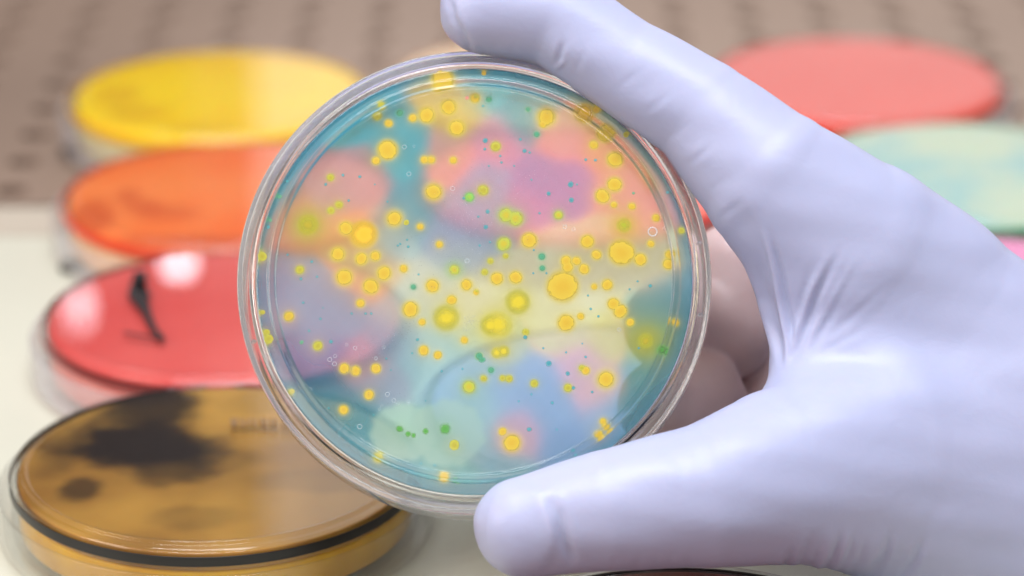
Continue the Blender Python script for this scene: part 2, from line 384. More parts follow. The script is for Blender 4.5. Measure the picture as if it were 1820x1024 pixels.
Q2 = [(50,75,10,14,'Y'),(10,207,16,22,'Y'),(70,212,11,14,'F'),(240,255,9,12,'F'),(320,288,30,50,'Y'),(305,318,14,18,'Y'),(487,270,34,44,'A'),(577,360,32,42,'Y'),(525,408,16,20,'Y'),
 (617,472,28,40,'Y'),(615,580,26,38,'Y'),(563,630,26,38,'Y'),(612,668,12,16,'Y'),(690,675,13,18,'Y'),(655,757,24,74,'OP'),(645,875,46,56,'Y'),(727,905,23,28,'Y'),(772,837,13,18,'Y'),
 (795,725,14,18,'Y'),(855,885,18,24,'Y'),(848,925,20,26,'Y'),(497,827,24,34,'Y'),(537,885,18,24,'Y'),(405,912,20,26,'Y'),(412,938,20,26,'Y'),(450,912,16,20,'Y'),(483,947,19,24,'Y'),
 (390,1022,56,66,'Y'),(583,1015,20,28,'Y'),(145,713,26,46,'OG'),(187,728,26,44,'OG'),(135,838,25,36,'OG'),(245,822,28,38,'Y'),(372,713,16,28,'OG'),(278,363,11,14,'F'),(100,415,18,24,'O'),
 (47,605,18,24,'O'),(55,390,12,0,'T'),(53,427,7,0,'T'),(207,385,7,0,'T'),(225,435,10,0,'T'),(247,442,6,0,'T'),(120,457,6,0,'T'),(125,485,6,0,'T'),(490,473,7,0,'T'),(532,475,7,0,'T'),
 (425,580,14,0,'T'),(452,580,5,0,'T'),(330,620,10,0,'T'),(428,648,12,0,'T'),(65,698,10,0,'T'),(57,765,11,0,'T'),(697,618,7,0,'F'),(105,988,23,32,'Y'),(187,983,23,32,'Y'),(143,890,10,14,'O'),
 (77,912,11,16,'O'),(52,960,12,16,'O'),(300,893,13,18,'F'),(302,943,11,15,'F'),(320,965,5,0,'T'),(263,965,5,0,'T'),(265,865,5,0,'T'),(527,1020,8,10,'Y'),(850,612,8,0,'T'),(180,500,5,0,'T'),
 (70,500,5,0,'T'),(255,560,5,0,'T'),(25,720,6,0,'T'),(75,830,6,0,'T'),(30,845,6,0,'T'),(290,705,6,0,'T'),(905,780,12,16,'O'),(685,345,12,15,'O'),(185,185,5,0,'T'),(45,240,6,0,'T'),(715,1000,5,0,'T'),(540,250,14,20,'Y')]
Q3 = [(228,152,18,24,'Y'),(538,95,15,22,'Y'),(755,122,28,42,'Y'),(805,177,13,18,'Y'),(933,82,18,24,'Y'),(910,158,44,70,'OY'),(988,255,13,18,'Y'),(1040,45,8,10,'O'),(812,300,18,24,'Y'),
 (873,320,15,18,'Y'),(468,378,19,22,'Y'),(517,388,18,21,'Y'),(605,378,18,21,'Y'),(575,492,18,22,'Y'),(465,557,17,20,'Y'),(283,265,10,0,'F'),(353,280,17,22,'O'),(410,262,9,0,'T'),
 (1008,458,22,42,'OG'),(1052,325,14,18,'F'),(1062,340,12,0,'F'),(233,482,10,14,'O'),(708,640,16,30,'GG'),(745,662,14,24,'GG'),(768,668,12,20,'GG'),(820,650,15,28,'GG'),(905,640,26,56,'GG'),(945,710,20,44,'O'),
 (615,765,17,24,'O'),(900,850,17,22,'Y'),(948,862,14,0,'F'),(960,872,10,0,'F'),(100,137,9,12,'O'),(125,255,18,26,'O'),(115,225,12,18,'O'),(290,93,6,0,'T'),(365,163,6,0,'T'),(315,215,6,0,'T'),(500,140,6,0,'T'),(560,140,6,0,'T'),(585,140,6,0,'T'),
 (785,253,7,0,'T'),(767,25,10,14,'F'),(1070,420,10,14,'O'),(670,385,4,0,'T'),(980,380,5,0,'T'),(890,390,6,0,'T'),(762,312,5,0,'T'),(650,335,5,0,'T'),(375,115,4,0,'T'),(820,518,4,0,'T'),(595,580,5,0,'T'),(400,550,5,0,'T'),(860,798,7,0,'T'),(800,790,7,0,'T')]
Q4 = [(112,188,44,84,'OY'),(80,190,34,60,'OY'),(195,90,42,66,'OY'),(405,180,30,44,'Y'),(468,152,13,17,'Y'),(610,98,22,28,'Y'),(640,130,25,30,'Y'),(683,178,15,18,'Y'),(878,180,14,17,'Y'),
 (750,258,24,96,'OH'),(820,300,15,26,'GG'),(105,310,19,26,'OY'),(135,303,19,26,'OY'),(230,220,12,16,'O'),(228,243,9,0,'T'),(330,357,13,0,'T'),(412,400,10,0,'T'),(490,387,15,19,'Y'),(473,376,11,15,'O'),
 (578,425,28,50,'Y'),(413,462,15,19,'O'),(437,462,8,0,'T'),(267,443,14,18,'O'),(130,420,11,15,'O'),(158,422,13,17,'O'),(30,323,13,0,'F'),(42,340,14,0,'F'),(80,385,11,15,'F'),(50,422,9,13,'O'),
 (345,527,7,0,'T'),(518,480,6,0,'T'),(130,652,15,18,'Y'),(170,700,30,52,'YP'),(245,642,10,0,'T'),(565,608,12,16,'Y'),(577,632,14,18,'Y'),(545,665,15,19,'Y'),(500,62,5,0,'T'),(512,120,6,0,'T'),
 (545,152,6,0,'T'),(306,290,5,0,'T'),(405,308,5,0,'T'),(490,328,6,0,'T'),(15,48,10,13,'Y'),(527,24,11,14,'Y'),(365,643,5,0,'T'),(435,735,8,0,'T'),(200,520,5,0,'T'),(255,490,5,0,'T'),(680,35,5,0,'T'),(770,20,8,0,'T'),(475,270,4,0,'T'),(720,290,5,0,'T')]
COLS = []
for Q, (ox, oy) in ((Q1, (420, 90)), (Q2, (840, 90)), (Q3, (420, 500)), (Q4, (840, 500))):
    for x, y, r, h, k in Q:
        px, py = ox+x/2.438, oy+y/2.438
        X, Y = to_dish(px, py, AZ)
        s = 0.1123/2.438
        COLS.append((X, Y, r*s, h*s, k))

# --- agar pigment: teal gel with the view behind partly painted in, turned yellow round the acid-making colonies
# control points (photo px) -> (tint of the clear part, body colour of the milky part, milkiness)
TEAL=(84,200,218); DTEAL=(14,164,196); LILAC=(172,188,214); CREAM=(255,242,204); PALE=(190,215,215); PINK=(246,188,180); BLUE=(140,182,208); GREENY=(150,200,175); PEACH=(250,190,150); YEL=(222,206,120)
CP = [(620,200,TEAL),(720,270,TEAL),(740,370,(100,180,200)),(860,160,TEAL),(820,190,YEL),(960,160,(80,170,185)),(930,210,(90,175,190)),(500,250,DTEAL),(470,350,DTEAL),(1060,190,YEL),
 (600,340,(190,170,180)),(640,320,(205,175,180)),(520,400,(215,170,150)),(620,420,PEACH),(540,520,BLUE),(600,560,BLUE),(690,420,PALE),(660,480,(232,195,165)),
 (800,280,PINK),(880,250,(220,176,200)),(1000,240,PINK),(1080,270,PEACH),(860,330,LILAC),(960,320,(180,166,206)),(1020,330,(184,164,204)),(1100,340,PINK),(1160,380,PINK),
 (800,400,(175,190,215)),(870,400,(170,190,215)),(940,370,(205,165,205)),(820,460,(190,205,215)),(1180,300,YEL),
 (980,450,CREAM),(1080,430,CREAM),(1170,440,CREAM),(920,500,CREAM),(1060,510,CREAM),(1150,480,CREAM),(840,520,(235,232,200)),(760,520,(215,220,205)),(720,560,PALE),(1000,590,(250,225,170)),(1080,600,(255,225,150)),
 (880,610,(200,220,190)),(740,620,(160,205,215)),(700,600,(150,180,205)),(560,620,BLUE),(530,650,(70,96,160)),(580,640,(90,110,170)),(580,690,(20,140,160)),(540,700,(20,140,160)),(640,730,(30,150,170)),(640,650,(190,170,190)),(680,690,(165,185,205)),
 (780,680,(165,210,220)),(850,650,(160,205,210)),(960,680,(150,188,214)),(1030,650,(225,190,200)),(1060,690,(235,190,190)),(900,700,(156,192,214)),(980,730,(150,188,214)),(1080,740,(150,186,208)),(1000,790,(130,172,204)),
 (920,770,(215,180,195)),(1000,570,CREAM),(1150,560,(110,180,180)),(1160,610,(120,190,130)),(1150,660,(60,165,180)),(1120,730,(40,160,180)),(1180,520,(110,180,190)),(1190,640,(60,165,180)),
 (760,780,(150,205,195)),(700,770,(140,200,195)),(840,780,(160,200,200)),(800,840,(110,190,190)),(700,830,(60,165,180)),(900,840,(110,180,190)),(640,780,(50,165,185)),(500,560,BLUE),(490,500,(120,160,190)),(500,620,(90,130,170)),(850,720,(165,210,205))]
def agar_colors(X, Y):
    """X,Y arrays in dish mm -> (tint rgb, milk) arrays"""
    n = len(X); acc = np.zeros((n, 3)); ws = np.zeros(n)
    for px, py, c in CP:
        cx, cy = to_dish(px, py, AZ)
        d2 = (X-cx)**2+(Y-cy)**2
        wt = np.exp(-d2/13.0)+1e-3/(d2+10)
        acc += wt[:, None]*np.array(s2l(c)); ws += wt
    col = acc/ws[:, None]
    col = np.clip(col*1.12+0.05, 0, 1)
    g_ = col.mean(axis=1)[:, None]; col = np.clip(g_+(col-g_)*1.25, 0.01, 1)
    rr = np.hypot(X, Y)
    # fine mottling of the gel
    mott = sum(np.sin(X*a+ph)*np.cos(Y*b+ph*2)*s for a, b, ph, s in ((.31, .27, .4, .03), (.9, .7, 1.9, .02), (2.3, 1.9, 3.1, .012)))
    col = col*(1+mott)[:, None]
    edge = np.clip((rr-39.2)/3.2, 0, 1)**1.3
    col = col*(1-edge[:, None]*.75)+np.array(s2l((0, 168, 200)))*edge[:, None]*.75
    milk = 0.38+0.0*X
    halo = {'Y': (245, 226, 110), 'A': (244, 214, 80), 'O': (214, 214, 90), 'OH': (196, 204, 80), 'OG': (176, 212, 150), 'OY': (232, 222, 90), 'OP': (232, 214, 90), 'YP': (250, 214, 150), 'GG': (110, 190, 110), 'G': (130, 200, 120), 'F': (120, 195, 150), 'T': (60, 170, 175), 'P': (250, 160, 150)}
    for cx, cy, r, h, k in COLS:
        if h <= 0: continue
        d = np.hypot(X-cx, Y-cy)
        ring = 1/(1+np.exp((d-h*(.8 if k in ('OH','OY','OP','GG') else 1))/(0.16+(.22 if k in ('OH','OY','OP','GG') else .07)*h)))
        wide = np.exp(-(d/(h*1.9))**2)*(0.28 if k[0] in 'YAO' else 0.1)
        a = np.clip(ring*(0.85 if k in ('OH', 'OP', 'GG', 'OY') else 0.62)+wide, 0, 1)
        hc = np.array(s2l(halo[k])); col = col*(1-a[:, None])+hc*a[:, None]
        milk = milk+(0.66-milk)*ring*.7
        if r > 0.35 and k not in ('T', 'P'):      # the colony's own colour bleeding a little into the gel
            a2 = 0.9/(1+np.exp((d-1.32*r)/(0.10*r+.03)))
            cc = np.array(s2l({'Y': (214, 192, 62), 'YP': (220, 194, 62), 'A': (226, 190, 48), 'GG': (100, 176, 80), 'F': (90, 176, 130), 'G': (130, 190, 90)}.get(k, (192, 188, 52))))
            col = col*(1-a2[:, None])+cc*a2[:, None]; milk = milk+(0.92-milk)*a2
    # the big pale spreading growth low on the plate
    for px, py, rx, ry in ((716, 768, 6.4, 5.7), (795, 770, 7.2, 6.6)):
        cx, cy = to_dish(px, py, AZ)
        d = np.hypot((X-cx)/rx, (Y-cy)/ry)
        d = d+0.03*np.sin(7*np.arctan2(Y-cy, X-cx))+0.02*np.sin(13*np.arctan2(Y-cy, X-cx)+1)
        a = 0.8/(1+np.exp((d-1)/0.045))
        wc = np.array(s2l((186, 226, 206)))
        col = col*(1-a[:, None])+wc*a[:, None]; milk = milk+(0.62-milk)*a
    return np.clip(col, 0.001, 1), np.clip(milk, 0, .95)
def build_agar():
    nr, seg = 210, 620
    rad = np.linspace(0, 43.2, nr)[1:]
    a = np.linspace(0, 2*np.pi, seg, endpoint=False)
    X = np.concatenate([[0], np.outer(rad, np.cos(a)).ravel()]); Y = np.concatenate([[0], np.outer(rad, np.sin(a)).ravel()])
    Z = np.full(len(X), AZ)
    colr, milk = agar_colors(X, Y)
    V = list(zip(X/1000, Y/1000, Z/1000)); nf = len(V)
    fc = [(0, 1+k, 1+(k+1) % seg) for k in range(seg)]
    for i in range(len(rad)-1):
        b0 = 1+i*seg; b1 = b0+seg
        fc += [(b0+k, b1+k, b1+(k+1) % seg, b0+(k+1) % seg) for k in range(seg)]
    last = 1+(len(rad)-1)*seg
    # side wall and a plain rear face
    b = nf
    V += [(43.2*math.cos(t)/1000, 43.2*math.sin(t)/1000, 0.0003) for t in a]
    fc += [(last+k, b+k, b+(k+1) % seg, last+(k+1) % seg) for k in range(seg)]
    V.append((0, 0, 0.0003)); c = len(V)-1
    fc += [(c, b+(k+1) % seg, b+k) for k in range(seg)]
    me = bpy.data.meshes.new("agar"); me.from_pydata(V, [], fc); me.update()
    at = me.color_attributes.new("pigment_backdrop", 'FLOAT_COLOR', 'POINT')
    full = np.ones((len(V), 4), np.float32)
    full[:nf, :3] = colr; full[:nf, 3] = milk
    full[nf:, :3] = s2l((150, 205, 215)); full[nf:, 3] = 0.0
    full[nf:nf+seg, :3] = s2l((40, 160, 178)); full[nf:nf+seg, 3] = 0.3
    full[-1, :3] = s2l((235, 245, 245)); full[-1, 3] = 0
    at.data.foreach_set('color', full.ravel())
    # rear face: separate clear slot so its own tint does not double
    mi = np.zeros(len(fc), int); mi[-seg:] = 1
    me.polygons.foreach_set('material_index', mi)
    return me
m, nt, out = new_mat("teal_agar_gel")
at = N(nt, 'ShaderNodeAttribute'); at.attribute_name = 'pigment_backdrop'
tr = N(nt, 'ShaderNodeBsdfTransparent'); df = N(nt, 'ShaderNodeBsdfDiffuse'); tl = N(nt, 'ShaderNodeBsdfTranslucent')
gm = N(nt, 'ShaderNodeMix', data_type='RGBA'); gm.inputs[0].default_value = 0.46; gm.inputs[7].default_value = (1, 1, 1, 1)
nt.links.new(at.outputs['Color'], gm.inputs[6])
nt.links.new(gm.outputs[2], tr.inputs[0]); nt.links.new(at.outputs['Color'], df.inputs[0]); nt.links.new(at.outputs['Color'], tl.inputs[0])
m1 = N(nt, 'ShaderNodeMixShader'); m1.inputs[0].default_value = 0.3
nt.links.new(df.outputs[0], m1.inputs[1]); nt.links.new(tl.outputs[0], m1.inputs[2])
m2 = N(nt, 'ShaderNodeMixShader'); nt.links.new(at.outputs['Alpha'], m2.inputs[0])
nt.links.new(tr.outputs[0], m2.inputs[1]); nt.links.new(m1.outputs[0], m2.inputs[2])
nt.links.new(m2.outputs[0], out.inputs[0])
M_AGAR = m
M_AGARB = plastic_sheet("agar_rear_skin", (0.95, 0.99, 0.99), 0.08)
agar = link_mesh("agar", build_agar(), [M_AGAR, M_AGARB], held)
agar.data.shade_flat()

# --- colony material: soft-edged, coloured by kind
def colony_mat(name, core, rim, soft=0.18, opac=1.0):
    m, nt, out = new_mat(name)
    tc = N(nt, 'ShaderNodeTexCoord'); sx = N(nt, 'ShaderNodeVectorMath', operation='MULTIPLY'); sx.inputs[1].default_value = (1, 1, 0)
    ln = N(nt, 'ShaderNodeVectorMath', operation='LENGTH')
    nt.links.new(tc.outputs['Object'], sx.inputs[0]); nt.links.new(sx.outputs[0], ln.inputs[0])
    oi = N(nt, 'ShaderNodeObjectInfo'); nz = N(nt, 'ShaderNodeTexNoise'); nz.inputs['Scale'].default_value = 2.2
    va = N(nt, 'ShaderNodeVectorMath', operation='ADD'); nt.links.new(tc.outputs['Object'], va.inputs[0]); 
    sc_ = N(nt, 'ShaderNodeMath', operation='MULTIPLY'); sc_.inputs[1].default_value = 50; nt.links.new(oi.outputs['Random'], sc_.inputs[0])
    nt.links.new(sc_.outputs[0], va.inputs[1]); nt.links.new(va.outputs[0], nz.inputs['Vector'])
    ad = N(nt, 'ShaderNodeMath', operation='MULTIPLY_ADD'); ad.inputs[1].default_value = 0.42; 
    sb = N(nt, 'ShaderNodeMath', operation='SUBTRACT'); sb.inputs[1].default_value = 0.5
    nt.links.new(nz.outputs['Fac'], sb.inputs[0]); nt.links.new(sb.outputs[0], ad.inputs[0]); nt.links.new(ln.outputs['Value'], ad.inputs[2])
    al = N(nt, 'ShaderNodeMapRange', interpolation_type='SMOOTHSTEP')
    al.inputs['From Min'].default_value = 1.0-soft; al.inputs['From Max'].default_value = 0.99
    al.inputs['To Min'].default_value = opac; al.inputs['To Max'].default_value = 0
    nt.links.new(ad.outputs[0], al.inputs['Value'])
    cm = N(nt, 'ShaderNodeMix', data_type='RGBA'); cm.inputs[6].default_value = (*s2l(core), 1); cm.inputs[7].default_value = (*s2l(rim), 1)
    cr = N(nt, 'ShaderNodeMapRange'); cr.inputs['From Min'].default_value = 0.2; cr.inputs['From Max'].default_value = 0.85
    nt.links.new(ad.outputs[0], cr.inputs['Value']); nt.links.new(cr.outputs[0], cm.inputs[0])
    p = N(nt, 'ShaderNodeBsdfPrincipled'); p.inputs['Roughness'].default_value = 0.3; p.inputs['Specular IOR Level'].default_value = 0.5
    nt.links.new(cm.outputs[2], p.inputs['Base Color']); nt.links.new(al.outputs[0], p.inputs['Alpha'])
    nt.links.new(p.outputs[0], out.inputs[0])
    return m
CM = {'Y': colony_mat("yellow_colony", (210, 172, 28), (214, 186, 48), 0.2), 'A': colony_mat("amber_colony", (246, 196, 26), (248, 206, 50), 0.6, 0.85),
      'O': colony_mat("olive_colony", (176, 164, 22), (190, 188, 56)), 'OH': colony_mat("olive_haloed_colony", (196, 176, 16), (206, 208, 50), 0.9, 0.7),
      'OG': colony_mat("yellow_green_colony", (196, 178, 26), (176, 190, 66)), 'OY': colony_mat("deep_yellow_colony", (230, 208, 16), (240, 222, 50), 0.8, 0.8),
      'OP': colony_mat("green_centred_colony", (190, 200, 30), (226, 210, 60), 0.9, 0.6), 'GG': colony_mat("green_colony", (70, 160, 50), (110, 182, 90), 0.7, 0.9),
      'G': colony_mat("leaf_green_colony", (150, 190, 50), (120, 190, 90)), 'F': colony_mat("faint_green_colony", (70, 165, 120), (90, 180, 140), 0.5, 0.8),
      'T': colony_mat("teal_colony", (30, 150, 160), (60, 165, 170), 0.5, 0.85), 'P': colony_mat("salmon_fleck", (250, 150, 140), (250, 170, 150), 0.6, 0.8)}
CM['YP'] = CM['Y']
def dome_mesh(mat, rings=3, seg=20):
    V = [(0, 0, 1.0)]; fc = []
    for i in range(1, rings+1):
        t = i/rings; z = 1-t*t
        V += [(t*math.cos(2*math.pi*k/seg), t*math.sin(2*math.pi*k/seg), z) for k in range(seg)]
    fc += [(0, 1+k, 1+(k+1) % seg) for k in range(seg)]
    for i in range(rings-1):
        b0 = 1+i*seg; b1 = b0+seg
        fc += [(b0+k, b1+k, b1+(k+1) % seg, b0+(k+1) % seg) for k in range(seg)]
    me = bpy.data.meshes.new("colony"); me.from_pydata(V, [], fc); me.update(); me.materials.append(mat); me.shade_smooth()
    return me
DOME = {k: dome_mesh(v) for k, v in CM.items()}
for i, (X, Y, r, h, k) in enumerate(COLS):
    if math.hypot(X, Y) > 42.4: 
        f = 42.4/math.hypot(X, Y); X *= f; Y *= f
    o = bpy.data.objects.new("colony", DOME[k]); COL.objects.link(o); o.parent = agar
    r2 = r/1000*1.2
    e = random.uniform(.92, 1.08)
    o.location = (X/1000, Y/1000, (AZ+0.004+0.0003*(i % 20))/1000)
    o.scale = (r2*e, r2/e, 0.00004); o.rotation_euler.z = random.uniform(0, 6.28)

# --- air bubbles and condensation
M_BUB = principled("bubble_edge", (0.8, 0.92, 0.95), 0.1, Alpha=0.28)
def ring_mesh():
    bm = bmesh.new(); S, T = 20, 6
    vs = [[bm.verts.new(((1+.16*math.cos(2*math.pi*j/T))*math.cos(2*math.pi*i/S), (1+.16*math.cos(2*math.pi*j/T))*math.sin(2*math.pi*i/S), .16*math.sin(2*math.pi*j/T))) for j in range(T)] for i in range(S)]
    for i in range(S):
        for j in range(T):
            bm.faces.new((vs[i][j], vs[(i+1) % S][j], vs[(i+1) % S][(j+1) % T], vs[i][(j+1) % T]))
    me = bpy.data.meshes.new("air_bubble"); bm.to_mesh(me); bm.free(); me.materials.append(M_BUB); me.shade_smooth(); return me
RM = ring_mesh()
BUB = [(420,500,a,b,c) for a, b, c in ((515,290,8),(405,340,9),(425,358,9),(428,325,7),(478,275,6),(640,285,6),(605,335,7),(655,490,9),(683,517,8),(700,530,7),(745,525,6),(630,540,5),(535,630,10),(620,555,5),(320,468,7))]
BUB += [(840,90,780,785,19),(840,90,835,770,8),(840,90,438,775,7),(840,90,400,765,8),(840,500,635,210,7),(420,90,728,418,9),(420,90,748,535,9),(420,90,937,598,9),(420,90,770,415,5),(420,90,1000,912,9)]
for ox, oy, x, y, r in BUB:
    X, Y = to_dish(ox+x/2.438, oy+y/2.438, AZ)
    o = bpy.data.objects.new("air_bubble", RM); COL.objects.link(o); o.parent = agar
    o.location = (X/1000, Y/1000, (AZ+0.06)/1000); q = r/2.438*0.1123/1000; o.scale = (q, q, min(q, .0003))
def droplets():
    bm = bmesh.new()
    cl = [(815, 420, 62, 60, 800), (880, 330, 90, 70, 500), (660, 620, 60, 22, 420), (835, 575, 16, 16, 120), (960, 340, 70, 60, 200), (700, 700, 60, 14, 60), (880, 180, 50, 22, 90)]
    for cx, cy, sx, sy, n in cl:
        for _ in range(n):
            px, py = random.gauss(cx, sx*.6), random.gauss(cy, sy*.6)
            if cy == 620: py -= (px-cx)*.45
            X, Y = to_dish(px, py, AZ)
            if math.hypot(X, Y) > 40: continue
            r = random.uniform(.03, .085)
            c = Vector((X, Y, AZ+.05))/1000
            ring = [bm.verts.new(c+Vector((math.cos(a), math.sin(a), 0))*r/1000) for a in [k*math.pi/3 for k in range(6)]]
            top = bm.verts.new(c+Vector((0, 0, .03/1000)))
            for k in range(6): bm.faces.new((ring[k], ring[(k+1) % 6], top))
    me = bpy.data.meshes.new("condensation"); bm.to_mesh(me); bm.free(); return me
m, nt, out = new_mat("condensation_speckle")
p = N(nt, 'ShaderNodeBsdfPrincipled'); p.inputs['Base Color'].default_value = (*s2l((150, 170, 200)), 1); p.inputs['Alpha'].default_value = 0.45; p.inputs['Roughness'].default_value = .1
nt.links.new(p.outputs[0], out.inputs[0])
tag(link_mesh("condensation", droplets(), m, agar), kind="stuff")

# ---------------------------------------------------------------- the gloved hand: one continuous surface from a smooth blend of tapered forms
# form: list of (px, py, depth mm, radius px) joined by tapered links, and a squash of depth
def P3(px, py, d): return np.array([(px-910)/F*d, -(py-512)/F*d, d])
FORMS = [
 # forefinger, tip to knuckle, then on into the hand (fifth value: own squash of depth)
 ([(866, 14, 624, 84), (985, 30, 624, 87), (1108, 116, 622, 86), (1245, 198, 620, 97, 1.05), (1372, 322, 617, 130, 1.2), (1520, 458, 620, 178, 1.4), (1650, 590, 626, 192, 1.45), (1880, 800, 632, 235, 1.5)], 1.0, 5),
 # thumb, tip to ball of the thumb
 ([(932, 936, 597, 90), (1085, 906, 597, 109), (1250, 882, 600, 129, 1.05), (1400, 845, 606, 160, 1.25), (1570, 815, 615, 215, 1.45), (1760, 850, 625, 260, 1.5), (1960, 900, 635, 260, 1.5)], 1.0, 9),
 # web between thumb and forefinger
 ([(1500, 560, 619, 118), (1500, 690, 616, 122)], 1.9, 10),
 ([(1650, 530, 622, 120), (1790, 750, 625, 215), (1900, 880, 630, 250)], 1.6, 12),
 # middle, ring and little fingers curled behind the dish
 ([(1540, 470, 668, 90), (1420, 455, 670, 88), (1312, 480, 664, 84), (1284, 590, 660, 86), (1195, 580, 655, 88)], 1.0, 0.7),
 ([(1600, 760, 690, 85), (1400, 800, 688, 80), (1290, 790, 668, 80), (1226, 714, 651, 97), (1188, 722, 645, 90)], 1.0, 0.7),
 ([(1600, 880, 690, 80), (1430, 900, 688, 75), (1300, 890, 668, 72), (1245, 850, 650, 70)], 1.0, 0.7),
 # palm behind
 ([(1640, 560, 668, 90), (1720, 820, 672, 150)], 1.2, 8),
 ([(1450, 590, 700, 110), (1410, 760, 706, 140)], 1.0, 4),
 ([(1400, 560, 672, 70), (1368, 660, 668, 52), (1345, 760, 664, 62)], 1.0, 1.5),
]
def seg_sdf(G, a, ra, b, rb, ka, kb):
    ba = b-a; L2 = ba @ ba
    px, py, pz = G[0]-a[0], G[1]-a[1], G[2]-a[2]
    t = np.clip((px*ba[0]+py*ba[1]+pz*ba[2])/L2, 0, 1)
    px -= t*ba[0]; py -= t*ba[1]; pz -= t*ba[2]; pz *= ka+(kb-ka)*t
    return np.sqrt(px*px+py*py+pz*pz)-(ra+(rb-ra)*t)
def smin(a, b, k):
    h = np.clip(0.5+0.5*(b-a)/k, 0, 1)
    return b+(a-b)*h-k*h*(1-h)
VX = 0.62
lo = np.array([-19.0, -64.0, 578.0]); hi = np.array([158.0, 68.0, 738.0])
nx, ny, nz = [int(v) for v in ((hi-lo)/VX)]
gx = (lo[0]+np.arange(nx)*VX).astype(np.float32); gy = (lo[1]+np.arange(ny)*VX).astype(np.float32); gz = (lo[2]+np.arange(nz)*VX).astype(np.float32)
D = np.full((nx, ny, nz), 60.0, np.float32)
def add_form(D, pts, k, blend):
    cen = [P3(p[0], p[1], p[2]) for p in pts]; rad = [p[3]/F*p[2] for p in pts]
    D2 = np.full_like(D, 60.0)
    for i in range(len(pts)-1):
        a, b, ra, rb = cen[i], cen[i+1], rad[i], rad[i+1]
        m = max(ra, rb)+blend+4
        sl = []
        for ax, g in enumerate((gx, gy, gz)):
            i0 = max(0, int((min(a[ax], b[ax])-m-lo[ax])/VX)); i1 = min(len(g), int((max(a[ax], b[ax])+m-lo[ax])/VX)+1)
            sl.append(slice(i0, max(i0, i1)))
        sub = D[sl[0], sl[1], sl[2]]
        if sub.size == 0: continue
        G = [gx[sl[0]][:, None, None], gy[sl[1]][None, :, None], gz[sl[2]][None, None, :]]
        G = [np.broadcast_to(q, sub.shape).astype(np.float32) for q in G]
        ka = pts[i][4] if len(pts[i]) > 4 else k; kb = pts[i+1][4] if len(pts[i+1]) > 4 else k
        d = seg_sdf(G, a, ra, b, rb, ka, kb)
        D2[sl[0], sl[1], sl[2]] = np.minimum(D2[sl[0], sl[1], sl[2]], d) if blend > 2 else smin(D2[sl[0], sl[1], sl[2]], d, 2.0)
    for x0 in range(0, D.shape[0], 40):
        D[x0:x0+40] = smin(D[x0:x0+40], D2[x0:x0+40], blend)
for pts, k, bl in FORMS: add_form(D, pts, k, bl)

# surface nets
def surface_nets(D):
    s = D < 0
    nx, ny, nz = D.shape
    cnt = np.zeros((nx-1, ny-1, nz-1), np.uint8)
    for i in (0, 1):
        for j in (0, 1):
            for k in (0, 1):
                cnt += s[i:nx-1+i, j:ny-1+j, k:nz-1+k]
    act = (cnt > 0) & (cnt < 8)
    idx = np.full(act.shape, -1, np.int64); ci = np.argwhere(act); idx[act] = np.arange(len(ci))
    acc = np.zeros((len(ci), 3)); n = np.zeros(len(ci))
    corners = [(i, j, k) for i in (0, 1) for j in (0, 1) for k in (0, 1)]
    for a in corners:
        for ax in range(3):
            if a[ax]: continue
            b = list(a); b[ax] = 1
            da = D[ci[:, 0]+a[0], ci[:, 1]+a[1], ci[:, 2]+a[2]]; db = D[ci[:, 0]+b[0], ci[:, 1]+b[1], ci[:, 2]+b[2]]
            cr = (da < 0) != (db < 0)
            t = np.where(cr, da/np.where(cr, da-db, 1), 0)
            p = np.array(a, float)[None, :]+0*acc; p[:, ax] += t
            acc[cr] += p[cr]; n[cr] += 1
    V = ci+acc/n[:, None]
    quads = []
    for ax in range(3):
        o1, o2 = [(1, 2), (2, 0), (0, 1)][ax]
        sa = np.moveaxis(s, ax, 0); A = np.argwhere(s[tuple(slice(0, -1) if q == ax else slice(None) for q in range(3))] != s[tuple(slice(1, None) if q == ax else slice(None) for q in range(3))])
        A = A[(A[:, o1] > 0) & (A[:, o2] > 0) & (A[:, o1] < D.shape[o1]-1) & (A[:, o2] < D.shape[o2]-1)]
        e1 = np.zeros(3, int); e1[o1] = 1; e2 = np.zeros(3, int); e2[o2] = 1
        q = np.stack([idx[tuple((A-e1-e2).T)], idx[tuple((A-e2).T)], idx[tuple(A.T)], idx[tuple((A-e1).T)]], 1)
        ins = s[tuple(A.T)]
        q[~ins] = q[~ins][:, ::-1]
        quads.append(q)
    return V, np.concatenate(quads)
V, Qd = surface_nets(D)
V = V*VX+lo
del D
# light smoothing of the net
def adj_mean(V, E, n):
    acc = np.zeros_like(V); c = np.zeros(n)
    for ax in range(3):
        acc[:, ax] = np.bincount(E[:, 0], V[E[:, 1], ax], n)+np.bincount(E[:, 1], V[E[:, 0], ax], n)
    c = np.bincount(E[:, 0], minlength=n)+np.bincount(E[:, 1], minlength=n)
    return acc/np.maximum(c, 1)[:, None]
E = np.concatenate([Qd[:, [0, 1]], Qd[:, [1, 2]], Qd[:, [2, 3]], Qd[:, [3, 0]]]); E.sort(axis=1); E = np.unique(E, axis=0)
for _ in range(4):
    V = V+0.55*(adj_mean(V, E, len(V))-V)
    V = V-0.5*(adj_mean(V, E, len(V))-V)
for _ in range(2): V = V+0.5*(adj_mean(V, E, len(V))-V)
def normals(V):
    a = V[Qd[:, 2]]-V[Qd[:, 0]]; b = V[Qd[:, 3]]-V[Qd[:, 1]]; fn = np.cross(a, b)
    n = np.zeros_like(V)
    for c in range(4):
        for ax in range(3): n[:, ax] += np.bincount(Qd[:, c], fn[:, ax], len(V))
    return n/np.maximum(np.linalg.norm(n, axis=1), 1e-12)[:, None]
Nn = normals(V)
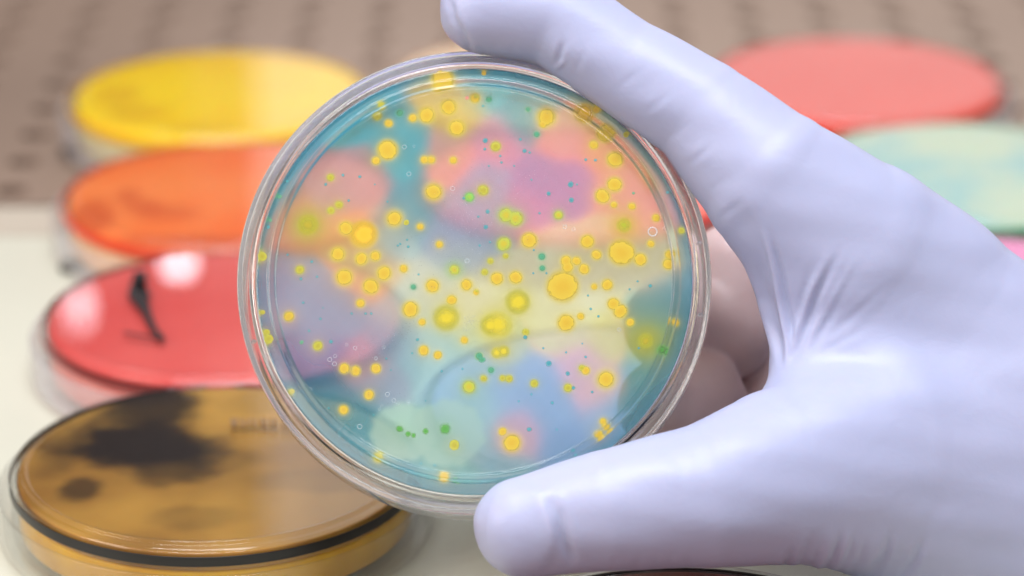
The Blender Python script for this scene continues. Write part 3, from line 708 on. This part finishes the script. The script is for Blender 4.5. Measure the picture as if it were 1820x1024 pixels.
# outward check: vertices near the camera side must have normals with negative depth
front = V[:, 2] < 600
if Nn[front, 2].mean() > 0: Qd = Qd[:, ::-1]; Nn = -Nn
PX = V[:, 0]/V[:, 2]*F+910; PY = -V[:, 1]/V[:, 2]*F+512
facing = np.clip(-Nn[:, 2]*3+0.3, 0, 1) * (V[:, 2] < 640)
disp = np.zeros(len(V))
def line_dist(pts):
    best = np.full(len(V), 1e9); tt = np.zeros(len(V)); sd = np.zeros(len(V)); tot = 0
    Ls = [math.dist(pts[i], pts[i+1]) for i in range(len(pts)-1)]; T = sum(Ls)
    for i in range(len(pts)-1):
        (x0, y0), (x1, y1) = pts[i], pts[i+1]; dx, dy = x1-x0, y1-y0
        t = np.clip(((PX-x0)*dx+(PY-y0)*dy)/(dx*dx+dy*dy), 0, 1)
        ex, ey = PX-x0-t*dx, PY-y0-t*dy; d = np.hypot(ex, ey)
        u = d < best; best[u] = d[u]; tt[u] = ((tot+t*Ls[i])/T)[u]; sd[u] = (np.sign(ex*dy-ey*dx))[u]; tot += Ls[i]
    return best, tt, sd
def crease(pts, depth, width, ends=0.25, lip=0.4, soften=0.8):
    """a fold: groove of `depth` mm (negative = ridge) and `width` px with a soft lip on either side, fading at both ends"""
    global disp
    d, t, s = line_dist(pts); depth = depth*soften
    fade = np.clip(np.minimum(t, 1-t)/ends, 0, 1); fade = fade*fade*(3-2*fade)
    if ends <= 0: fade = 1
    disp += fade*(-depth*np.exp(-(d/width)**2)+depth*lip*np.exp(-((d-width*1.9)/(width*1.1))**2))
# web pleats
crease([(1338, 430), (1362, 520), (1385, 610), (1392, 672)], 0.6, 8, .35)
crease([(1352, 390), (1378, 490), (1398, 600), (1400, 668)], -0.7, 5.5, .35)
crease([(1366, 400), (1392, 500), (1408, 600), (1404, 665)], 0.35, 5, .35)
crease([(1305, 430), (1335, 500), (1365, 590), (1385, 660)], -0.5, 6, .3)
crease([(1500, 430), (1455, 520), (1425, 600), (1400, 662)], 0.55, 7, .4)
crease([(1478, 440), (1440, 520), (1412, 600), (1398, 655)], -0.4, 6, .4)
crease([(1530, 440), (1480, 530), (1440, 610), (1405, 662)], -0.3, 6, .4)
crease([(1392, 662), (1430, 620), (1480, 560)], 0.3, 10, .4)
for k in range(9):           # faint tension lines fanning out of the web
    a = R(28+k*13); L = 150+60*math.sin(k*1.7)
    x0, y0 = 1408+math.cos(a)*35, 655-math.sin(a)*40
    crease([(x0, y0), (x0+math.cos(a)*L*.5+4*math.sin(k), y0-math.sin(a)*L*.5), (x0+math.cos(a)*L, y0-math.sin(a)*L)], 0.10+.04*math.sin(k*2.3), 6, .5, .6)
# forefinger joint crease
crease([(1004, 66), (997, 92), (985, 124)], 0.38, 5.5, .45, .5)
crease([(1008, 104), (996, 114), (982, 126)], -0.4, 4, .4, .2)
crease([(1040, 84), (1030, 110), (1018, 138)], 0.12, 6, .45, .5)
crease([(800, -6), (806, 30), (826, 66), (840, 100)], 0.45, 6, .2)
crease([(776, 24), (790, 56), (812, 96)], -0.5, 7, .3)
for k in range(7):           # slack film across the finger
    x0 = 880+k*27+8*math.sin(k*2.1); 
    crease([(x0+6, 60), (x0, 84), (x0-4, 108)], 0.07+.03*math.sin(k*1.9), 5, .5, .5)
for k, (x, y) in enumerate([(1085, 160), (1130, 205), (1172, 252), (1205, 300), (1238, 352), (1262, 398)]):
    crease([(x+4, y+2), (x+34, y-20+3*math.sin(k)), (x+70, y-48)], 0.09+.04*math.sin(k*2.7), 6, .5, .5)
# thumb joint and side
for k in range(6):
    x0 = 1100+k*34+7*math.sin(k*1.3)
    crease([(x0, 975), (x0-8, 1000), (x0-16, 1024)], 0.10+.05*math.sin(k*2.2), 6, .5, .5)
crease([(1180, 800), (1210, 830), (1226, 870)], 0.12, 12, .5, .4)
crease([(1560, 300), (1610, 345), (1640, 400)], 0.14, 16, .5, .4)
# wrinkles by the thumb's base
for k, (x, l, dpt) in enumerate([(1375, 70, .55), (1402, 92, .6), (1425, 88, .5), (1458, 96, .6), (1482, 100, .45), (1506, 92, .4), (1548, 100, .5), (1600, 86, .5)]):
    y1 = 1040; slant = 42+6*math.sin(k*2.1)
    crease([(x+slant, y1-l-8), (x+slant*.55, y1-l*.5), (x-10, y1)], dpt, 7.5, .45, .45)
# creases along the back of the hand, faint
crease([(1290, 330), (1330, 420), (1350, 470)], 0.3, 18, .4)
# thumb nail pressing through the glove
nx_, ny_ = (PX-928), (PY-938)
ca, sa = math.cos(-0.12), math.sin(-0.12)
u = (nx_*ca-ny_*sa)/62; v = (nx_*sa+ny_*ca)/72
q = (np.abs(u)**3+np.abs(v)**3)**(1/3)
plate = 1/(1+np.exp((q-1)/0.07))
disp += np.where(PY > 700, 0.85*plate, 0)
crease([(968, 872), (990, 915), (1004, 965), (1022, 1010)], 0.8, 10, .2, .3)
# soft overall waviness of stretched nitrile
wav = 0.10*np.sin(V[:, 0]*.31+V[:, 1]*.22)+0.07*np.sin(V[:, 0]*.12-V[:, 1]*.45+1.3)+0.05*np.sin(V[:, 1]*.8+V[:, 0]*.15)
V = V+Nn*(disp*facing+wav)[:, None]
me = bpy.data.meshes.new("gloved_hand")
Vb = np.empty((len(V), 3)); Vb[:, 0] = V[:, 0]; Vb[:, 1] = V[:, 1]; Vb[:, 2] = -V[:, 2]; Vb /= 1000
me.vertices.add(len(Vb)); me.vertices.foreach_set('co', Vb.ravel())
Qd = np.ascontiguousarray(Qd[:, ::-1]).astype(np.int32)   # depth was mirrored: turn the faces back outward
me.loops.add(Qd.size); me.loops.foreach_set('vertex_index', Qd.ravel())
me.polygons.add(len(Qd)); me.polygons.foreach_set('loop_start', np.arange(0, Qd.size, 4, dtype=np.int32))
me.update(calc_edges=True); me.validate()
# warm bounce light painted as a pinkish tint on the curled fingers
bounce = 1/(1+np.exp(-(V[:, 2]-632)/1.2)) * 1/(1+np.exp((PX-1410)/14))*(PY > 300)
bounce = np.clip(bounce+0.10*np.exp(-((PX-880)**2+(PY-90)**2)/50**2), 0, 1)
ta = me.attributes.new("bounce_tint", 'FLOAT', 'POINT'); ta.data.foreach_set('value', bounce.astype(np.float32))
m, nt, out = new_mat("lavender_nitrile")
p = N(nt, 'ShaderNodeBsdfPrincipled')
p.inputs['Roughness'].default_value = 0.44
p.inputs['Specular IOR Level'].default_value = 0.5
p.inputs['Subsurface Weight'].default_value = 0.35; p.inputs['Subsurface Radius'].default_value = (1.0, 0.5, 0.42); p.inputs['Subsurface Scale'].default_value = 0.004
tc = N(nt, 'ShaderNodeTexCoord'); nz_ = N(nt, 'ShaderNodeTexNoise'); nz_.inputs['Scale'].default_value = 28; nz_.inputs['Detail'].default_value = 3
mx = N(nt, 'ShaderNodeMix', data_type='RGBA'); mx.inputs[6].default_value = (*s2l((165, 172, 204)), 1); mx.inputs[7].default_value = (*s2l((175, 178, 206)), 1)
nt.links.new(tc.outputs['Object'], nz_.inputs['Vector']); nt.links.new(nz_.outputs['Fac'], mx.inputs[0]); ath = N(nt, 'ShaderNodeAttribute'); ath.attribute_name = 'bounce_tint'
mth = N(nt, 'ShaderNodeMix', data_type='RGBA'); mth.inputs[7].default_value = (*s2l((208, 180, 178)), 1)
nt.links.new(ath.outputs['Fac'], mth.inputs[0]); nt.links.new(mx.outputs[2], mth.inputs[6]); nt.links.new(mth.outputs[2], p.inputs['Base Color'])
n2 = N(nt, 'ShaderNodeTexNoise'); n2.inputs['Scale'].default_value = 620; n2.inputs['Detail'].default_value = 2
n4 = N(nt, 'ShaderNodeTexNoise'); n4.inputs['Scale'].default_value = 130; n4.inputs['Detail'].default_value = 4; n4.inputs['Distortion'].default_value = 1.2
nt.links.new(tc.outputs['Object'], n4.inputs['Vector'])
bp0 = N(nt, 'ShaderNodeBump'); bp0.inputs['Strength'].default_value = 0.22; bp0.inputs['Distance'].default_value = 0.0005
nt.links.new(n4.outputs['Fac'], bp0.inputs['Height'])
bp = N(nt, 'ShaderNodeBump'); bp.inputs['Strength'].default_value = 0.25; bp.inputs['Distance'].default_value = 0.00012
nt.links.new(tc.outputs['Object'], n2.inputs['Vector']); nt.links.new(n2.outputs['Fac'], bp.inputs['Height']); nt.links.new(bp0.outputs[0], bp.inputs['Normal']); nt.links.new(bp.outputs[0], p.inputs['Normal'])
nt.links.new(p.outputs[0], out.inputs[0])
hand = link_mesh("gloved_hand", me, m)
hand.matrix_world = Matrix.Translation(CC) @ cam.rotation_euler.to_matrix().to_4x4()
tag(hand, "hand in a pale lavender nitrile glove gripping the dish between thumb and forefinger", "gloved hand")
